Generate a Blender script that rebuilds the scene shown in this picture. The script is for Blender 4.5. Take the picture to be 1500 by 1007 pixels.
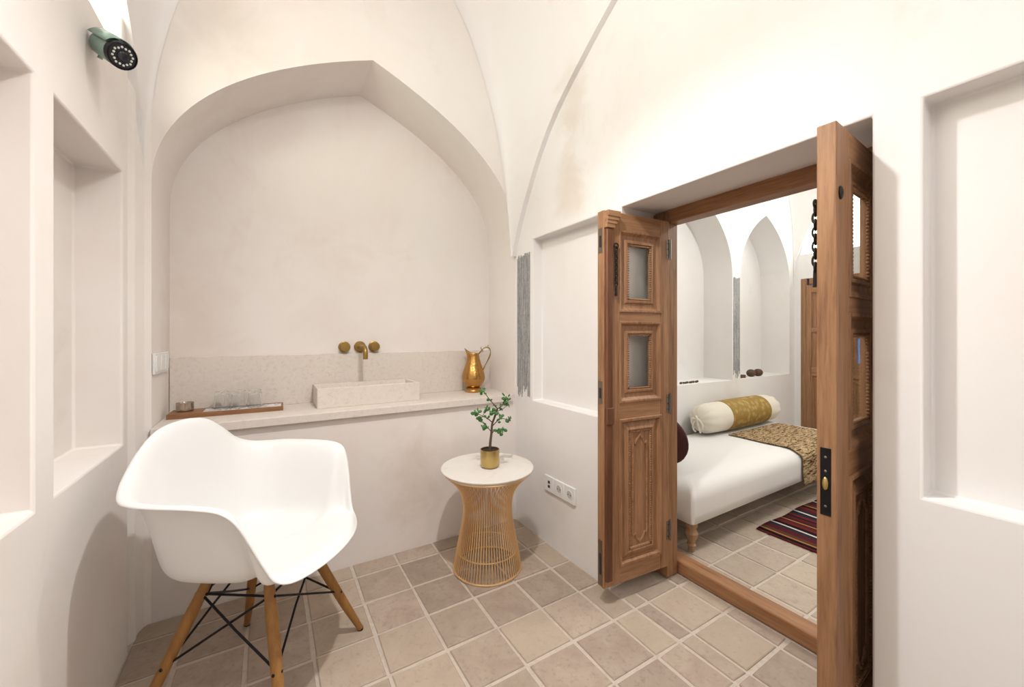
import bpy, bmesh, math, random
from mathutils import Vector, Matrix
random.seed(7)
h = 1.1                                   # eye height in metres; room sizes below are multiples of it
S = bpy.context.scene
COL = S.collection
for o in list(bpy.data.objects): bpy.data.objects.remove(o)

# ------------------------------------------------------------------ camera, world, lights, exposure
TH = math.radians(31.5)
cd = bpy.data.cameras.new('camera'); cam = bpy.data.objects.new('camera', cd); COL.objects.link(cam)
cam.location = (0, 0, h); cam.rotation_euler = (math.pi/2, 0, -TH)
cd.sensor_width = 36; cd.lens = 36*580/1500; cd.shift_y = -13.5/1500; cd.clip_start = 0.02
S.camera = cam
S.view_settings.view_transform = 'Standard'; S.view_settings.look = 'None'
S.view_settings.gamma = 1; S.view_settings.use_curve_mapping = False
S.view_settings.exposure = 0.53
W = bpy.data.worlds.new('sky'); S.world = W; W.use_nodes = True
W.node_tree.nodes['Background'].inputs[0].default_value = (0.06, 0.30, 0.75, 1)
W.node_tree.nodes['Background'].inputs[1].default_value = 1.0
def lamp(name, loc, power, radius, col):
    l = bpy.data.lights.new(name, 'POINT'); l.energy = power; l.shadow_soft_size = radius; l.color = col
    o = bpy.data.objects.new(name, l); COL.objects.link(o); o.location = loc; return o
l = bpy.data.lights.new('room_downlight', 'SPOT'); l.energy = 58; l.shadow_soft_size = .03; l.color = (.99, .99, .99); l.spot_size = math.radians(146); l.spot_blend = 1
o = bpy.data.objects.new('room_downlight', l); COL.objects.link(o); o.location = (.38*h, .74*h, 2.10*h)
lamp('room_globe', (.22*h, .86*h, 2.28*h), 4.6, .05, (.98, .99, 1))
lamp('rear_fill', (.38*h, -.60*h, 2.10*h), 10.5, .25, (.98, .99, 1))  # unseen soft fill, added behind the camera to brighten the lower walls
lamp('bedroom_lamp', (2.75*h, .55*h, 2.1*h), 27, .05, (1, .985, .97))
WINDOW_GLOW = 3.0

# ------------------------------------------------------------------ materials
def mat(name, col, rough=.6, metal=0, spec=.5, trans=0, ior=1.45, emit=None, es=0):
    m = bpy.data.materials.new(name); m.use_nodes = True
    b = m.node_tree.nodes['Principled BSDF']
    b.inputs['Base Color'].default_value = (*col, 1); b.inputs['Roughness'].default_value = rough
    b.inputs['Metallic'].default_value = metal; b.inputs['Specular IOR Level'].default_value = spec
    b.inputs['Transmission Weight'].default_value = trans; b.inputs['IOR'].default_value = ior
    if emit: b.inputs['Emission Color'].default_value = (*emit, 1); b.inputs['Emission Strength'].default_value = es
    return m
def N(m, t, **kw):
    n = m.node_tree.nodes.new(t)
    for k, v in kw.items():
        if k in n.inputs.keys(): n.inputs[k].default_value = v
        else: setattr(n, k, v)
    return n
def L(m, a, b): m.node_tree.links.new(a, b)
def ramp(m, fac, stops):
    r = N(m, 'ShaderNodeValToRGB'); e = r.color_ramp.elements
    while len(e) < len(stops): e.new(.5)
    for i, (p, c) in enumerate(stops): e[i].position = p; e[i].color = (*c, 1)
    L(m, fac, r.inputs[0]); return r.outputs[0]
def coords(m, scale=(1, 1, 1), kind='Object'):
    t = N(m, 'ShaderNodeTexCoord'); mp = N(m, 'ShaderNodeMapping'); mp.inputs['Scale'].default_value = scale
    L(m, t.outputs[kind], mp.inputs[0]); return mp.outputs[0]
def noise(m, vec, scale, detail=4, rough=.55, dist=0):
    n = N(m, 'ShaderNodeTexNoise'); n.inputs['Scale'].default_value = scale; n.inputs['Detail'].default_value = detail
    n.inputs['Roughness'].default_value = rough; n.inputs['Distortion'].default_value = dist
    L(m, vec, n.inputs['Vector']); return n.outputs[0]
def mix(m, fac, a, b, mode='MIX'):
    x = N(m, 'ShaderNodeMix', data_type='RGBA', blend_type=mode)
    for s, v in ((0, fac), (6, a), (7, b)):
        if hasattr(v, 'is_output') or isinstance(v, bpy.types.NodeSocket): L(m, v, x.inputs[s])
        else: x.inputs[s].default_value = v if s == 0 else (*v, 1)
    return x.outputs[2]
def base(m, c): L(m, c, m.node_tree.nodes['Principled BSDF'].inputs['Base Color'])
def bump(m, hgt, strength=.2, dist=.002):
    b = N(m, 'ShaderNodeBump'); b.inputs['Strength'].default_value = strength; b.inputs['Distance'].default_value = dist
    L(m, hgt, b.inputs['Height']); L(m, b.outputs[0], m.node_tree.nodes['Principled BSDF'].inputs['Normal'])
def plaster(name, c1, c2, stain, blots=()):
    m = mat(name, c1, .85, spec=.2)
    v = coords(m)
    big = noise(m, v, 1.3, 4, .6, .6); fine = noise(m, coords(m, (9, 9, 1.2)), 1.5, 5, .6)
    c = ramp(m, big, [(.35, c2), (.62, c1)])
    c = mix(m, ramp(m, fine, [(.35, (.0, .0, .0)), (.75, (.5, .5, .5))]), c, c1)
    st = noise(m, v, 2.1, 6, .65, .8)
    c = mix(m, ramp(m, st, [(.58, (0, 0, 0)), (.78, (.6, .6, .6))]), c, stain)
    for pos, stretch, rad, col, amt in blots:            # old damp stains and patching in the plaster
        sv = coords(m, (1, 1, stretch)); ds = N(m, 'ShaderNodeVectorMath', operation='DISTANCE'); L(m, sv, ds.inputs[0]); ds.inputs[1].default_value = (pos[0], pos[1], pos[2]*stretch)
        wob = N(m, 'ShaderNodeMath', operation='MULTIPLY_ADD'); L(m, noise(m, v, 5, 5, .6, .5), wob.inputs[0]); wob.inputs[1].default_value = .45; L(m, ds.outputs['Value'], wob.inputs[2])
        mr = N(m, 'ShaderNodeMapRange', interpolation_type='SMOOTHSTEP'); L(m, wob.outputs[0], mr.inputs[0]); mr.inputs[1].default_value = .2; mr.inputs[2].default_value = rad+.25; mr.inputs[3].default_value = amt; mr.inputs[4].default_value = 0
        c = mix(m, mr.outputs[0], c, col)
    base(m, c); bump(m, noise(m, v, 14, 6, .6), .16, .004); return m
def wood(name, c1, c2, c3, axis='z', rough=.45):
    m = mat(name, c1, rough, spec=.4)
    sc = {'z': (14, 14, .9), 'x': (.9, 14, 14), 'y': (14, .9, 14)}[axis]
    v = coords(m, sc)
    oi = N(m, 'ShaderNodeObjectInfo')
    ad = N(m, 'ShaderNodeVectorMath', operation='ADD'); L(m, v, ad.inputs[0])
    cb = N(m, 'ShaderNodeCombineXYZ'); ml = N(m, 'ShaderNodeMath', operation='MULTIPLY'); ml.inputs[1].default_value = 37
    L(m, oi.outputs['Random'], ml.inputs[0]); L(m, ml.outputs[0], cb.inputs[0]); L(m, ml.outputs[0], cb.inputs[2]); L(m, cb.outputs[0], ad.inputs[1])
    g = noise(m, ad.outputs[0], 1.6, 8, .62, 1.3); f = noise(m, ad.outputs[0], 7, 4, .7, .2)
    c = ramp(m, g, [(.28, c3), (.47, c2), (.68, c1)])
    c = mix(m, .35, c, ramp(m, f, [(.35, c3), (.6, c1)]))
    base(m, c); bump(m, f, .12, .001); return m
XR_ = 1.14*h
PLASTER = plaster('plaster_cream', (.865, .84, .82), (.845, .80, .765), (.79, .71, .65), [((XR_, 1.46, 2.24), .35, .14, (.66, .57, .48), .45), ((XR_, 1.5, 1.85), .5, .14, (.74, .64, .55), .6)])
PLASTER2 = plaster('plaster_pink', (.865, .812, .768), (.84, .76, .705), (.77, .675, .60), [((-.16, 2.0, 2.38), .8, .22, (.64, .57, .48), .4), ((.64, 2.0, .35), .6, .2, (.66, .53, .43), .55), ((.3, 2.34, 1.25), .8, .3, (.78, .69, .62), .5), ((-.3, 2.34, 1.15), .4, .25, (.74, .62, .53), .55)])
PLASTER3 = plaster('plaster_white', (.85, .83, .805), (.82, .79, .755), (.75, .71, .65))
WOODZ = wood('wood_vertical', (.43, .235, .12), (.32, .16, .076), (.15, .066, .03))
WOODX = wood('wood_across', (.44, .245, .126), (.34, .172, .08), (.17, .075, .034), 'x')
WOODY = wood('wood_along', (.42, .22, .105), (.32, .15, .066), (.17, .07, .03), 'y')
WOODDK = wood('wood_dark', (.19, .075, .035), (.13, .05, .022), (.07, .026, .012))
WOODTRAY = wood('tray_wood', (.35, .17, .08), (.28, .13, .06), (.2, .09, .04), 'x')
WOODLEG = wood('beech_honey', (.37, .185, .052), (.31, .145, .04), (.24, .105, .028), 'z', .35)
WOODPALE = wood('pale_turned_wood', (.52, .33, .19), (.45, .27, .15), (.38, .22, .12))
WHITE = mat('white_shell', (.86, .85, .83), .42, spec=.4)
SWITCHW = mat('white_switch', (.85, .84, .82), .3)
DARK = mat('dark_hole', (.02, .02, .02), .6)
BLACKM = mat('black_wire', (.012, .012, .014), .35, .6)
IRON = mat('wrought_iron', (.035, .028, .024), .5, .7)
STEEL = mat('hinge_steel', (.22, .19, .16), .4, .9)
BRASS = mat('aged_brass', (.36, .235, .075), .36, 1)
POTBR = mat('brushed_brass', (.55, .41, .16), .32, 1)
GOLD = mat('gold_wire', (.84, .58, .31), .36, .8)
COPPER = mat('copper_gold', (.50, .275, .085), .24, 1)
def hammered(m):
    v = N(m, 'ShaderNodeTexVoronoi'); v.inputs['Scale'].default_value = 90; L(m, coords(m), v.inputs['Vector']); bump(m, v.outputs[0], .35, .002)
hammered(COPPER)
SILVER = mat('silver_bowl', (.48, .41, .33), .2, 1)
CAMGREY = mat('teal_housing', (.30, .42, .37), .35, .5)
LED = mat('infrared_led', (.75, .75, .72), .2)
SOIL = mat('soil', (.03, .02, .015), .95)
LEAF = mat('jade_leaf', (.07, .20, .055), .4)
BARK = mat('jade_bark', (.10, .06, .04), .8)
GLASS = mat('clear_glass', (.95, .965, .96), .02, trans=1, ior=1.45)
PANE = bpy.data.materials.new('pane_glass'); PANE.use_nodes = True; PANE.node_tree.nodes.clear()   # thin sheet glass
po = N(PANE, 'ShaderNodeOutputMaterial'); px_ = N(PANE, 'ShaderNodeMixShader'); pf = N(PANE, 'ShaderNodeLayerWeight'); pw = N(PANE, 'ShaderNodeMath', operation='POWER'); pw.inputs[1].default_value = 5
pm = N(PANE, 'ShaderNodeMath', operation='MULTIPLY_ADD'); pm.inputs[1].default_value = .9; pm.inputs[2].default_value = .03
pt_ = N(PANE, 'ShaderNodeBsdfTransparent'); pt_.inputs[0].default_value = (.96, .97, .96, 1); pg = N(PANE, 'ShaderNodeBsdfGlossy'); pg.inputs['Roughness'].default_value = .02
L(PANE, pf.outputs['Facing'], pw.inputs[0]); L(PANE, pw.outputs[0], pm.inputs[0]); L(PANE, pm.outputs[0], px_.inputs[0]); L(PANE, pt_.outputs[0], px_.inputs[1]); L(PANE, pg.outputs[0], px_.inputs[2]); L(PANE, px_.outputs[0], po.inputs[0])
GLOW = mat('lunette_glass', (.9, .95, .9), .5, emit=(.93, 1, .93), es=WINDOW_GLOW)
LINEN = mat('white_linen', (.82, .80, .77), .9, spec=.1)
CREAMCL = mat('cream_cloth', (.76, .70, .60), .9, spec=.1)
OLIVE = mat('olive_brocade', (.36, .235, .055), .7)
def brocade(m):
    ck = N(m, 'ShaderNodeTexVoronoi'); ck.inputs['Scale'].default_value = 26; L(m, coords(m), ck.inputs['Vector'])
    base(m, ramp(m, ck.outputs[0], [(.2, (.46, .32, .10)), (.55, (.31, .19, .04))])); bump(m, ck.outputs[0], .3, .003)
brocade(OLIVE)
MAROON = mat('maroon_cloth', (.06, .015, .013), .85)
POMEG = mat('dried_rind', (.10, .055, .03), .7)
def stone(name, c1, c2, c3, sc=18):
    m = mat(name, c1, .5, spec=.35); v = coords(m)
    a = noise(m, v, sc, 6, .65, .5); b_ = noise(m, v, 4, 3, .5)
    c = ramp(m, a, [(.34, c3), (.46, c2), (.6, c1)]); c = mix(m, ramp(m, b_, [(.4, (0, 0, 0)), (.7, (.4,)*3)]), c, c2)
    base(m, c); bump(m, a, .1, .001); return m
STONE = stone('limestone', (.77, .695, .625), (.75, .67, .60), (.67, .585, .51), 60)
MARBLE = stone('cream_marble', (.80, .75, .69), (.77, .71, .65), (.66, .58, .5), 7)
INSET = mat('marble_inset', (.84, .83, .82), .3)
def veins(m):
    w = noise(m, coords(m), 9, 6, .6, 2.5)
    base(m, ramp(m, w, [(.44, (.85, .84, .83)), (.485, (.12, .12, .13)), (.53, (.85, .84, .83))]))
veins(INSET)
GREYPATCH = mat('grey_plaster', (.30, .29, .30), .95, spec=.1)
def streaks(m):
    f = mix(m, .45, noise(m, coords(m, (55, 55, 4)), 1.6, 8, .75, .3), noise(m, coords(m, (40, 40, 22)), 2.2, 8, .8, .6))
    base(m, ramp(m, f, [(.33, (.13, .125, .13)), (.45, (.29, .285, .285)), (.55, (.43, .42, .41)), (.65, (.68, .63, .59))])); bump(m, f, .6, .004)
streaks(GREYPATCH)
GROUT = stone('grout', (.62, .535, .455), (.58, .495, .415), (.51, .43, .35), 40)
def N2(m, oi):
    w = N(m, 'ShaderNodeTexWhiteNoise', noise_dimensions='3D'); L(m, oi.outputs['Location'], w.inputs[0]); return w.outputs[0]
def tilemat(name, c1, c2, c3):
    m = mat(name, c1, .62, spec=.35); v = coords(m)
    oi = N(m, 'ShaderNodeObjectInfo'); ad = N(m, 'ShaderNodeVectorMath', operation='ADD'); L(m, v, ad.inputs[0])
    sc = N(m, 'ShaderNodeVectorMath', operation='SCALE'); sc.inputs[3].default_value = 3.0; L(m, oi.outputs['Location'], sc.inputs[0]); L(m, sc.outputs[0], ad.inputs[1])
    a = noise(m, ad.outputs[0], 7, 7, .65, .7); b_ = noise(m, ad.outputs[0], 46, 5, .7)
    c = ramp(m, a, [(.33, c3), (.5, c2), (.66, c1)])
    c = mix(m, ramp(m, b_, [(.35, (.5,)*3), (.47, (0, 0, 0))]), c, tuple(x*.75 for x in c3))
    c = mix(m, ramp(m, noise(m, ad.outputs[0], 3.3, 6, .7, 1), [(.56, (0,)*3), (.75, (.55,)*3)]), c, (.56, .475, .37))
    c = mix(m, ramp(m, N2(m, oi), [(.3, (0,)*3), (.95, (.45,)*3)]), c, (.53, .435, .325))
    hs = N(m, 'ShaderNodeHueSaturation'); mr = N(m, 'ShaderNodeMapRange'); mr.inputs[3].default_value = .86; mr.inputs[4].default_value = 1.12
    L(m, oi.outputs['Random'], mr.inputs[0]); L(m, mr.outputs[0], hs.inputs['Value']); L(m, c, hs.inputs['Color'])
    base(m, hs.outputs[0]); bump(m, a, .25, .004); return m
TILE = tilemat('terracotta_tile', (.46, .37, .295), (.42, .33, .26), (.37, .28, .225))
TILE2 = tilemat('sand_tile', (.48, .395, .32), (.44, .355, .285), (.38, .30, .24))
RUG = mat('kilim_stripes', (.1, .02, .02), .95, spec=.05)
def kilim(m):
    sp = N(m, 'ShaderNodeSeparateXYZ'); L(m, coords(m), sp.inputs[0])
    r = N(m, 'ShaderNodeValToRGB'); r.color_ramp.interpolation = 'CONSTANT'
    red, mar, blk, nav, crm, brn, och = (.15, .022, .022), (.085, .018, .022), (.015, .012, .014), (.026, .028, .045), (.62, .55, .47), (.10, .04, .025), (.36, .17, .06)
    seq = [mar, blk, red, nav, blk, crm, nav, mar, red, blk, och, brn, mar, nav, crm, blk, red, mar, och, blk]
    wid = [3, 1, 2, 2, 1, 1, 2, 2, 2, 2, 1, 2, 3, 2, 1, 2, 2, 2, 1, 1]
    tot = sum(wid); e = r.color_ramp.elements
    while len(e) < len(seq): e.new(.99)
    p = 0
    for i, (c, w_) in enumerate(zip(seq, wid)): e[i].position = p/tot; e[i].color = (*c, 1); p += w_
    mul = N(m, 'ShaderNodeMath', operation='MULTIPLY'); mul.inputs[1].default_value = 1.9; fr = N(m, 'ShaderNodeMath', operation='FRACT')
    L(m, sp.outputs[0], mul.inputs[0]); L(m, mul.outputs[0], fr.inputs[0]); L(m, fr.outputs[0], r.inputs[0])
    base(m, r.outputs[0]); bump(m, noise(m, coords(m, (20, 200, 1)), 1, 2), .4, .003)
kilim(RUG)
THROW = mat('woven_throw', (.45, .32, .18), .9, spec=.1)
def weave(m):
    v = coords(m, (16, 85, 60)); a = noise(m, v, 1.2, 4, .7, .5)
    base(m, ramp(m, a, [(.40, (.06, .032, .018)), (.47, (.34, .22, .11)), (.58, (.58, .43, .26))])); bump(m, a, .8, .008)
weave(THROW)

# ------------------------------------------------------------------ mesh helpers
class MB:
    def __init__(s): s.bm = bmesh.new()
    def face(s, pts):
        return s.bm.faces.new([s.bm.verts.new(p) for p in pts])
    def box(s, x0, x1, y0, y1, z0, z1):
        v = [s.bm.verts.new((x, y, z)) for x in (x0, x1) for y in (y0, y1) for z in (z0, z1)]
        for f in ((0, 1, 3, 2), (4, 6, 7, 5), (0, 4, 5, 1), (2, 3, 7, 6), (0, 2, 6, 4), (1, 5, 7, 3)): s.bm.faces.new([v[i] for i in f])
        return s
    def rings(s, rings, closed=True, cap=True, loop=False):
        R = [[s.bm.verts.new(p) for p in r] for r in rings]; n = len(R[0])
        pairs = list(zip(R[:-1], R[1:])) + ([(R[-1], R[0])] if loop else [])
        for a, b in pairs:
            for i in range(n if closed else n-1):
                j = (i+1) % n; s.bm.faces.new((a[i], a[j], b[j], b[i]))
        if cap and closed and not loop: s.bm.faces.new(R[0][::-1]); s.bm.faces.new(R[-1])
        return s
    def lathe(s, prof, c=(0, 0, 0), n=32, cap=True):
        return s.rings([[(c[0]+r*math.cos(2*math.pi*i/n), c[1]+r*math.sin(2*math.pi*i/n), c[2]+z) for i in range(n)] for r, z in prof], cap=cap)
    def tube(s, pts, r, n=8, loop=False):
        P = [Vector(p) for p in pts]; rs = r if isinstance(r, (list, tuple)) else [r]*len(P); out = []; up = None
        for i, p in enumerate(P):
            if loop: t = P[(i+1) % len(P)]-P[i-1]
            else: t = P[min(i+1, len(P)-1)]-P[max(i-1, 0)]
            t.normalize()
            if up is None: up = t.orthogonal().normalized()
            up = (up - t*up.dot(t))
            if up.length < 1e-5: up = t.orthogonal()
            up.normalize(); w = t.cross(up)
            out.append([p+(up*math.cos(2*math.pi*k/n)+w*math.sin(2*math.pi*k/n))*rs[i] for k in range(n)])
        return s.rings(out, loop=loop)
    def ball(s, c, r, n=8, m=6):
        rx, ry, rz = r if isinstance(r, (tuple, list)) else (r, r, r); c = Vector(c)
        top = s.bm.verts.new(c+Vector((0, 0, rz))); bot = s.bm.verts.new(c-Vector((0, 0, rz)))
        R = [[s.bm.verts.new(c+Vector((rx*math.sin(a)*math.cos(b), ry*math.sin(a)*math.sin(b), rz*math.cos(a)))) for b in [2*math.pi*k/n for k in range(n)]] for a in [math.pi*j/m for j in range(1, m)]]
        for k in range(n):
            l = (k+1) % n
            s.bm.faces.new((top, R[0][k], R[0][l])); s.bm.faces.new((bot, R[-1][l], R[-1][k]))
            for a, b in zip(R[:-1], R[1:]): s.bm.faces.new((a[k], b[k], b[l], a[l]))
        return s
    def mesh(s, name, weld=False, smooth=True, angle=35):
        if weld: bmesh.ops.remove_doubles(s.bm, verts=s.bm.verts, dist=1e-4)
        bmesh.ops.recalc_face_normals(s.bm, faces=s.bm.faces)
        me = bpy.data.meshes.new(name); s.bm.to_mesh(me); s.bm.free()
        if smooth:
            for p in me.polygons: p.use_smooth = True
            me.set_sharp_from_angle(angle=math.radians(angle))
        return me
    def build(s, name, m, parent=None, bevel=0, seg=2, **kw):
        o = bpy.data.objects.new(name, s.mesh(name, **kw)); COL.objects.link(o)
        if m: o.data.materials.append(m)
        if parent: o.parent = parent
        if bevel:
            b = o.modifiers.new('bevel', 'BEVEL'); b.width = bevel; b.segments = seg; b.limit_method = 'ANGLE'; b.angle_limit = math.radians(40)
        return o
def tag(o, label=None, cat=None, group=None, kind=None):
    for k, v in (('label', label), ('category', cat), ('group', group), ('kind', kind)):
        if v: o[k] = v
    return o
def empty(name, loc=(0, 0, 0), rz=0, **kw):
    o = bpy.data.objects.new(name, None); COL.objects.link(o); o.location = loc; o.rotation_euler = (0, 0, rz); o.empty_display_size = .05
    return tag(o, **kw)
def copy_tree(o, parent=None):
    c = o.copy(); COL.objects.link(c)
    if parent: c.parent = parent
    for ch in list(o.children): copy_tree(ch, c)
    return c
def spline(P, n):
    P = [Vector(p) for p in P]; out = []
    for i in range(len(P)-1):
        a, b, c, d = P[max(i-1, 0)], P[i], P[i+1], P[min(i+2, len(P)-1)]
        for k in range(n):
            t = k/n; out.append(.5*((2*b)+(c-a)*t+(2*a-5*b+4*c-d)*t*t+(3*b-a-3*c+d)*t**3))
    return out+[P[-1]]

# walls: a grid of cells, each at its own depth behind the wall face (None = opened right through)
def recess_wall(name, us, vs, depth, mp, through, material, bevel=.006, tweak=None):
    b = MB()
    D = [[depth(i, j) for j in range(len(vs)-1)] for i in range(len(us)-1)]
    d = lambda i, j: through if D[i][j] is None else D[i][j]
    P = lambda u, v, w: mp(*(tweak(u, v, w) if tweak else (u, v, w)))
    for i in range(len(us)-1):
        for j in range(len(vs)-1):
            if D[i][j] is not None:
                b.face([P(us[i], vs[j], d(i, j)), P(us[i+1], vs[j], d(i, j)), P(us[i+1], vs[j+1], d(i, j)), P(us[i], vs[j+1], d(i, j))])
            if i+1 < len(us)-1 and d(i, j) != d(i+1, j):
                u = us[i+1]; b.face([P(u, vs[j], d(i, j)), P(u, vs[j], d(i+1, j)), P(u, vs[j+1], d(i+1, j)), P(u, vs[j+1], d(i, j))])
            if j+1 < len(vs)-1 and d(i, j) != d(i, j+1):
                v = vs[j+1]; b.face([P(us[i], v, d(i, j)), P(us[i], v, d(i, j+1)), P(us[i+1], v, d(i, j+1)), P(us[i+1], v, d(i, j))])
    return tag(b.build(name, material, weld=True, bevel=bevel, angle=30), kind='structure')
# wall with arched niches: arches = [(centre, half profile [(half width, z) .. apex (0, z)], sill z, depth, has_back)]
def arch_wall(name, x0, x1, top, arches, mp, material):
    b = MB(); cuts = [x0]+[a[0] for a in arches]+[x1]
    for k in range(len(cuts)-1):
        a_, b_ = cuts[k], cuts[k+1]; pts = [(a_, -.03), (b_, -.03)]
        if k < len(arches):
            c, pr, sill, *_ = arches[k]; pts += [(c, sill), (c-pr[0][0], sill)]+[(c-x, z) for x, z in pr]
        pts += [(b_, top), (a_, top)]
        if k > 0:
            c, pr, sill, *_ = arches[k-1]; pts += [(c+x, z) for x, z in reversed(pr)]+[(c+pr[0][0], sill), (c, sill)]
        b.face([mp(u, v, 0) for u, v in pts])
    for c, pr, sill, dep, back in arches:
        L_ = [(c, sill), (c-pr[0][0], sill)]+[(c-x, z) for x, z in pr]+[(c+x, z) for x, z in reversed(pr[:-1])]+[(c+pr[0][0], sill)]
        for p, q in zip(L_, L_[1:]+L_[:1]): b.face([mp(*p, 0), mp(*q, 0), mp(*q, dep), mp(*p, dep)])
        if back: b.face([mp(u, v, dep) for u, v in L_])
    return tag(b.build(name, material, weld=True, angle=30), kind='structure')
def sm(pr, n=5): return [(p.x, p.y) for p in spline([(a, b, 0) for a, b in pr], n)]

XR, XL, YB, TOP = 1.14*h, -.38*h, 1.825*h, 2.75*h
YN = -1.0*h
# ------------------------------------------------------------------ floors with their tiles
def floor(name, rects, material, x0, y0, pitch, base_rects, gap=.014, seed=1):
    rnd = random.Random(seed)
    f = MB()
    for r in base_rects: f.box(r[0], r[1], r[2], r[3], -.12, -.0045)
    fl = tag(f.build(name, GROUT, smooth=False), kind='structure')
    def tile_mesh(w, d):
        b = MB(); j = lambda: rnd.uniform(-.0026, .0026)
        lo = [(-w/2+j(), -d/2+j()), (w/2+j(), -d/2+j()), (w/2+j(), d/2+j()), (-w/2+j(), d/2+j())]
        tz = rnd.uniform(-.0007, .0007); c = .003
        def ring(k, z): return [(x-(k if x > 0 else -k), y-(k if y > 0 else -k), z) for x, y in lo]
        b.rings([ring(0, -.012), ring(0, -.0025+tz), ring(c, tz)])
        return b.mesh('tile', smooth=False)
    full = [tile_mesh(pitch-gap, pitch-gap) for _ in range(6)]
    for m_ in full: m_.materials.append(material)
    for (X0, X1, Y0, Y1) in rects:
        i0, i1 = math.floor((X0-x0)/pitch), math.ceil((X1-x0)/pitch); j0, j1 = math.floor((Y0-y0)/pitch), math.ceil((Y1-y0)/pitch)
        for i in range(i0, i1):
            for j in range(j0, j1):
                a, b_ = max(x0+i*pitch, X0), min(x0+(i+1)*pitch, X1); c, d = max(y0+j*pitch, Y0), min(y0+(j+1)*pitch, Y1)
                if b_-a < .03 or d-c < .03: continue
                if b_-a > pitch-.002 and d-c > pitch-.002: me = rnd.choice(full); rz = rnd.choice((0, 1, 2, 3))*math.pi/2
                else:
                    me = tile_mesh(b_-a-gap, d-c-gap); me.materials.append(material); rz = 0
                t = bpy.data.objects.new('tile', me); COL.objects.link(t); t.parent = fl
                t.location = ((a+b_)/2, (c+d)/2, rnd.uniform(-.0008, .0008)); t.rotation_euler = (rnd.uniform(-.004, .004), rnd.uniform(-.004, .004), rz+rnd.uniform(-.008, .008))
    return fl
floor('floor', [(XL, XR, -.42, YB), (XR, 1.455*h, .332*h, 1.062*h)], TILE, .53, .096, .2,
      [(XL-.15, XR+.05, YN, YB+.1), (XR+.05, 1.57*h, .2*h, 1.2*h)], seed=3)
floor('floor', [(1.555*h, 3.3*h, .25*h, 1.74*h)], TILE2, 1.80, .117, .2, [(1.57*h, 4.3*h, -.5*h, 1.8*h)], seed=5)

# ------------------------------------------------------------------ first room: walls and vault
def bez(a, b_, c, d, n=26): return [tuple(h*(p*(1-t)**3+q*3*t*(1-t)**2+r*3*t*t*(1-t)+w*t**3) for p, q, r, w in zip(a, b_, c, d)) for t in [k/n for k in range(n+1)]]
ARCH = [(.743*h, 1.46*h)]+bez((.743, 1.52), (.743, 1.80), (.50, 2.03), (0, 2.22))
CX = .393*h
arch_wall('wall_back', -.46*h, XR+.05, TOP, [(CX, ARCH, .655*h, .303*h, True)], lambda u, v, w: (u, YB+w, v), PLASTER2)
def soffit(u, v, w):
    if w > .3 and abs(v-1.484*h) < 1e-4 and .3*h < u < 1.09*h: v = 1.525*h
    if abs(u-1.064*h) < 1e-4:
        u += .06*h*max(0, 1-v/(1.484*h))
        if w > .3: u = 1.155*h
    return u, v, w
recess_wall('wall_right', [YN, -.32*h, .251*h, .332*h, 1.064*h, 1.13*h, 1.659*h, YB], [-.03, .665*h, 1.484*h, TOP],
            lambda i, j: .06*h if (i in (1, 5) and j == 1) else (None if (i == 3 and j < 2) else 0),
            lambda u, v, w: (XR+w, u, v), .42*h, PLASTER, tweak=soffit)
recess_wall('wall_left', [YN, -.03*h, .42*h, .51*h, 1.1126*h, 1.197*h, 1.646*h, 1.69*h], [-.03, .664*h, 1.495*h, 1.83*h, TOP],
            lambda i, j: .107*h if (j == 1 and i in (1, 3, 5)) else (.34*h if (j == 3 and 1 < i < 6) else 0),
            lambda u, v, w: (XL-w, u, v), 0, PLASTER2)
# chamfered plaster corner between left and back walls
pl = [(-.38, 1.69), (-.40, 1.705), (-.392, 1.735), (-.372, 1.75), (-.378, 1.775), (-.365, 1.81), (-.349, 1.8255)]
b = MB(); b.rings([[(x*h, y*h, z) for x, y in pl] for z in (-.03, TOP)], closed=False)
tag(b.build('wall_corner', PLASTER2, bevel=.006, angle=25), kind='structure')
tag(MB().box(XL-.1, XR+.1, YN-.06, YN, 0, TOP).build('wall_front', PLASTER, smooth=False), kind='structure')
tag(MB().box(XL-.5, XR+.1, YN-.06, YB+.05, TOP, TOP+.06).build('ceiling', PLASTER, smooth=False), kind='structure')
# curved corners where the vault springs
def pendentive(name, arc, xe, sgn, k, band, material, yb=YB, n=16, mp=lambda x, y, z: (x, y, z)):
    A = spline([(y*h, z*h, 0) for y, z in arc], 5); rows = []
    for p in A:
        y, z = p.x, p.y; dy = yb-y
        P0, P2 = Vector((xe, y)), Vector((xe-sgn*(k*dy+.004), yb-.002)); Ca = Vector((xe-sgn*k*dy*.10, yb-.05*dy-.002)); Cb = Vector((xe-sgn*k*dy*.52, yb-.002))
        row = [mp(xe+sgn*band, y, z)]
        for i in range(n+1):
            t = i/n; q = P0*(1-t)**3+Ca*3*t*(1-t)**2+Cb*3*t*t*(1-t)+P2*t**3; row.append(mp(q.x, q.y, z))
        rows.append(row)
    b = MB(); b.rings(rows, closed=False)
    return tag(b.build(name, material, angle=40), kind='structure')
pendentive('vault_right', [(1.815, 1.42), (1.79, 1.50), (1.745, 1.60), (1.698, 1.69), (1.578, 1.877), (1.449, 2.023), (1.277, 2.156), (1.083, 2.283), (.86, 2.40), (.6, 2.52), (.3, 2.62), (0, 2.70)], 1.115*h, 1, .2, .025*h, PLASTER)
pendentive('vault_left', [(1.81, 1.55), (1.79, 1.65), (1.765, 1.75), (1.715, 1.87), (1.615, 2.0), (1.45, 2.15), (1.2, 2.3), (.9, 2.44), (.6, 2.55), (.2, 2.66), (0, 2.70)], -.365*h, -1, .2, .36*h, PLASTER)
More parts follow.
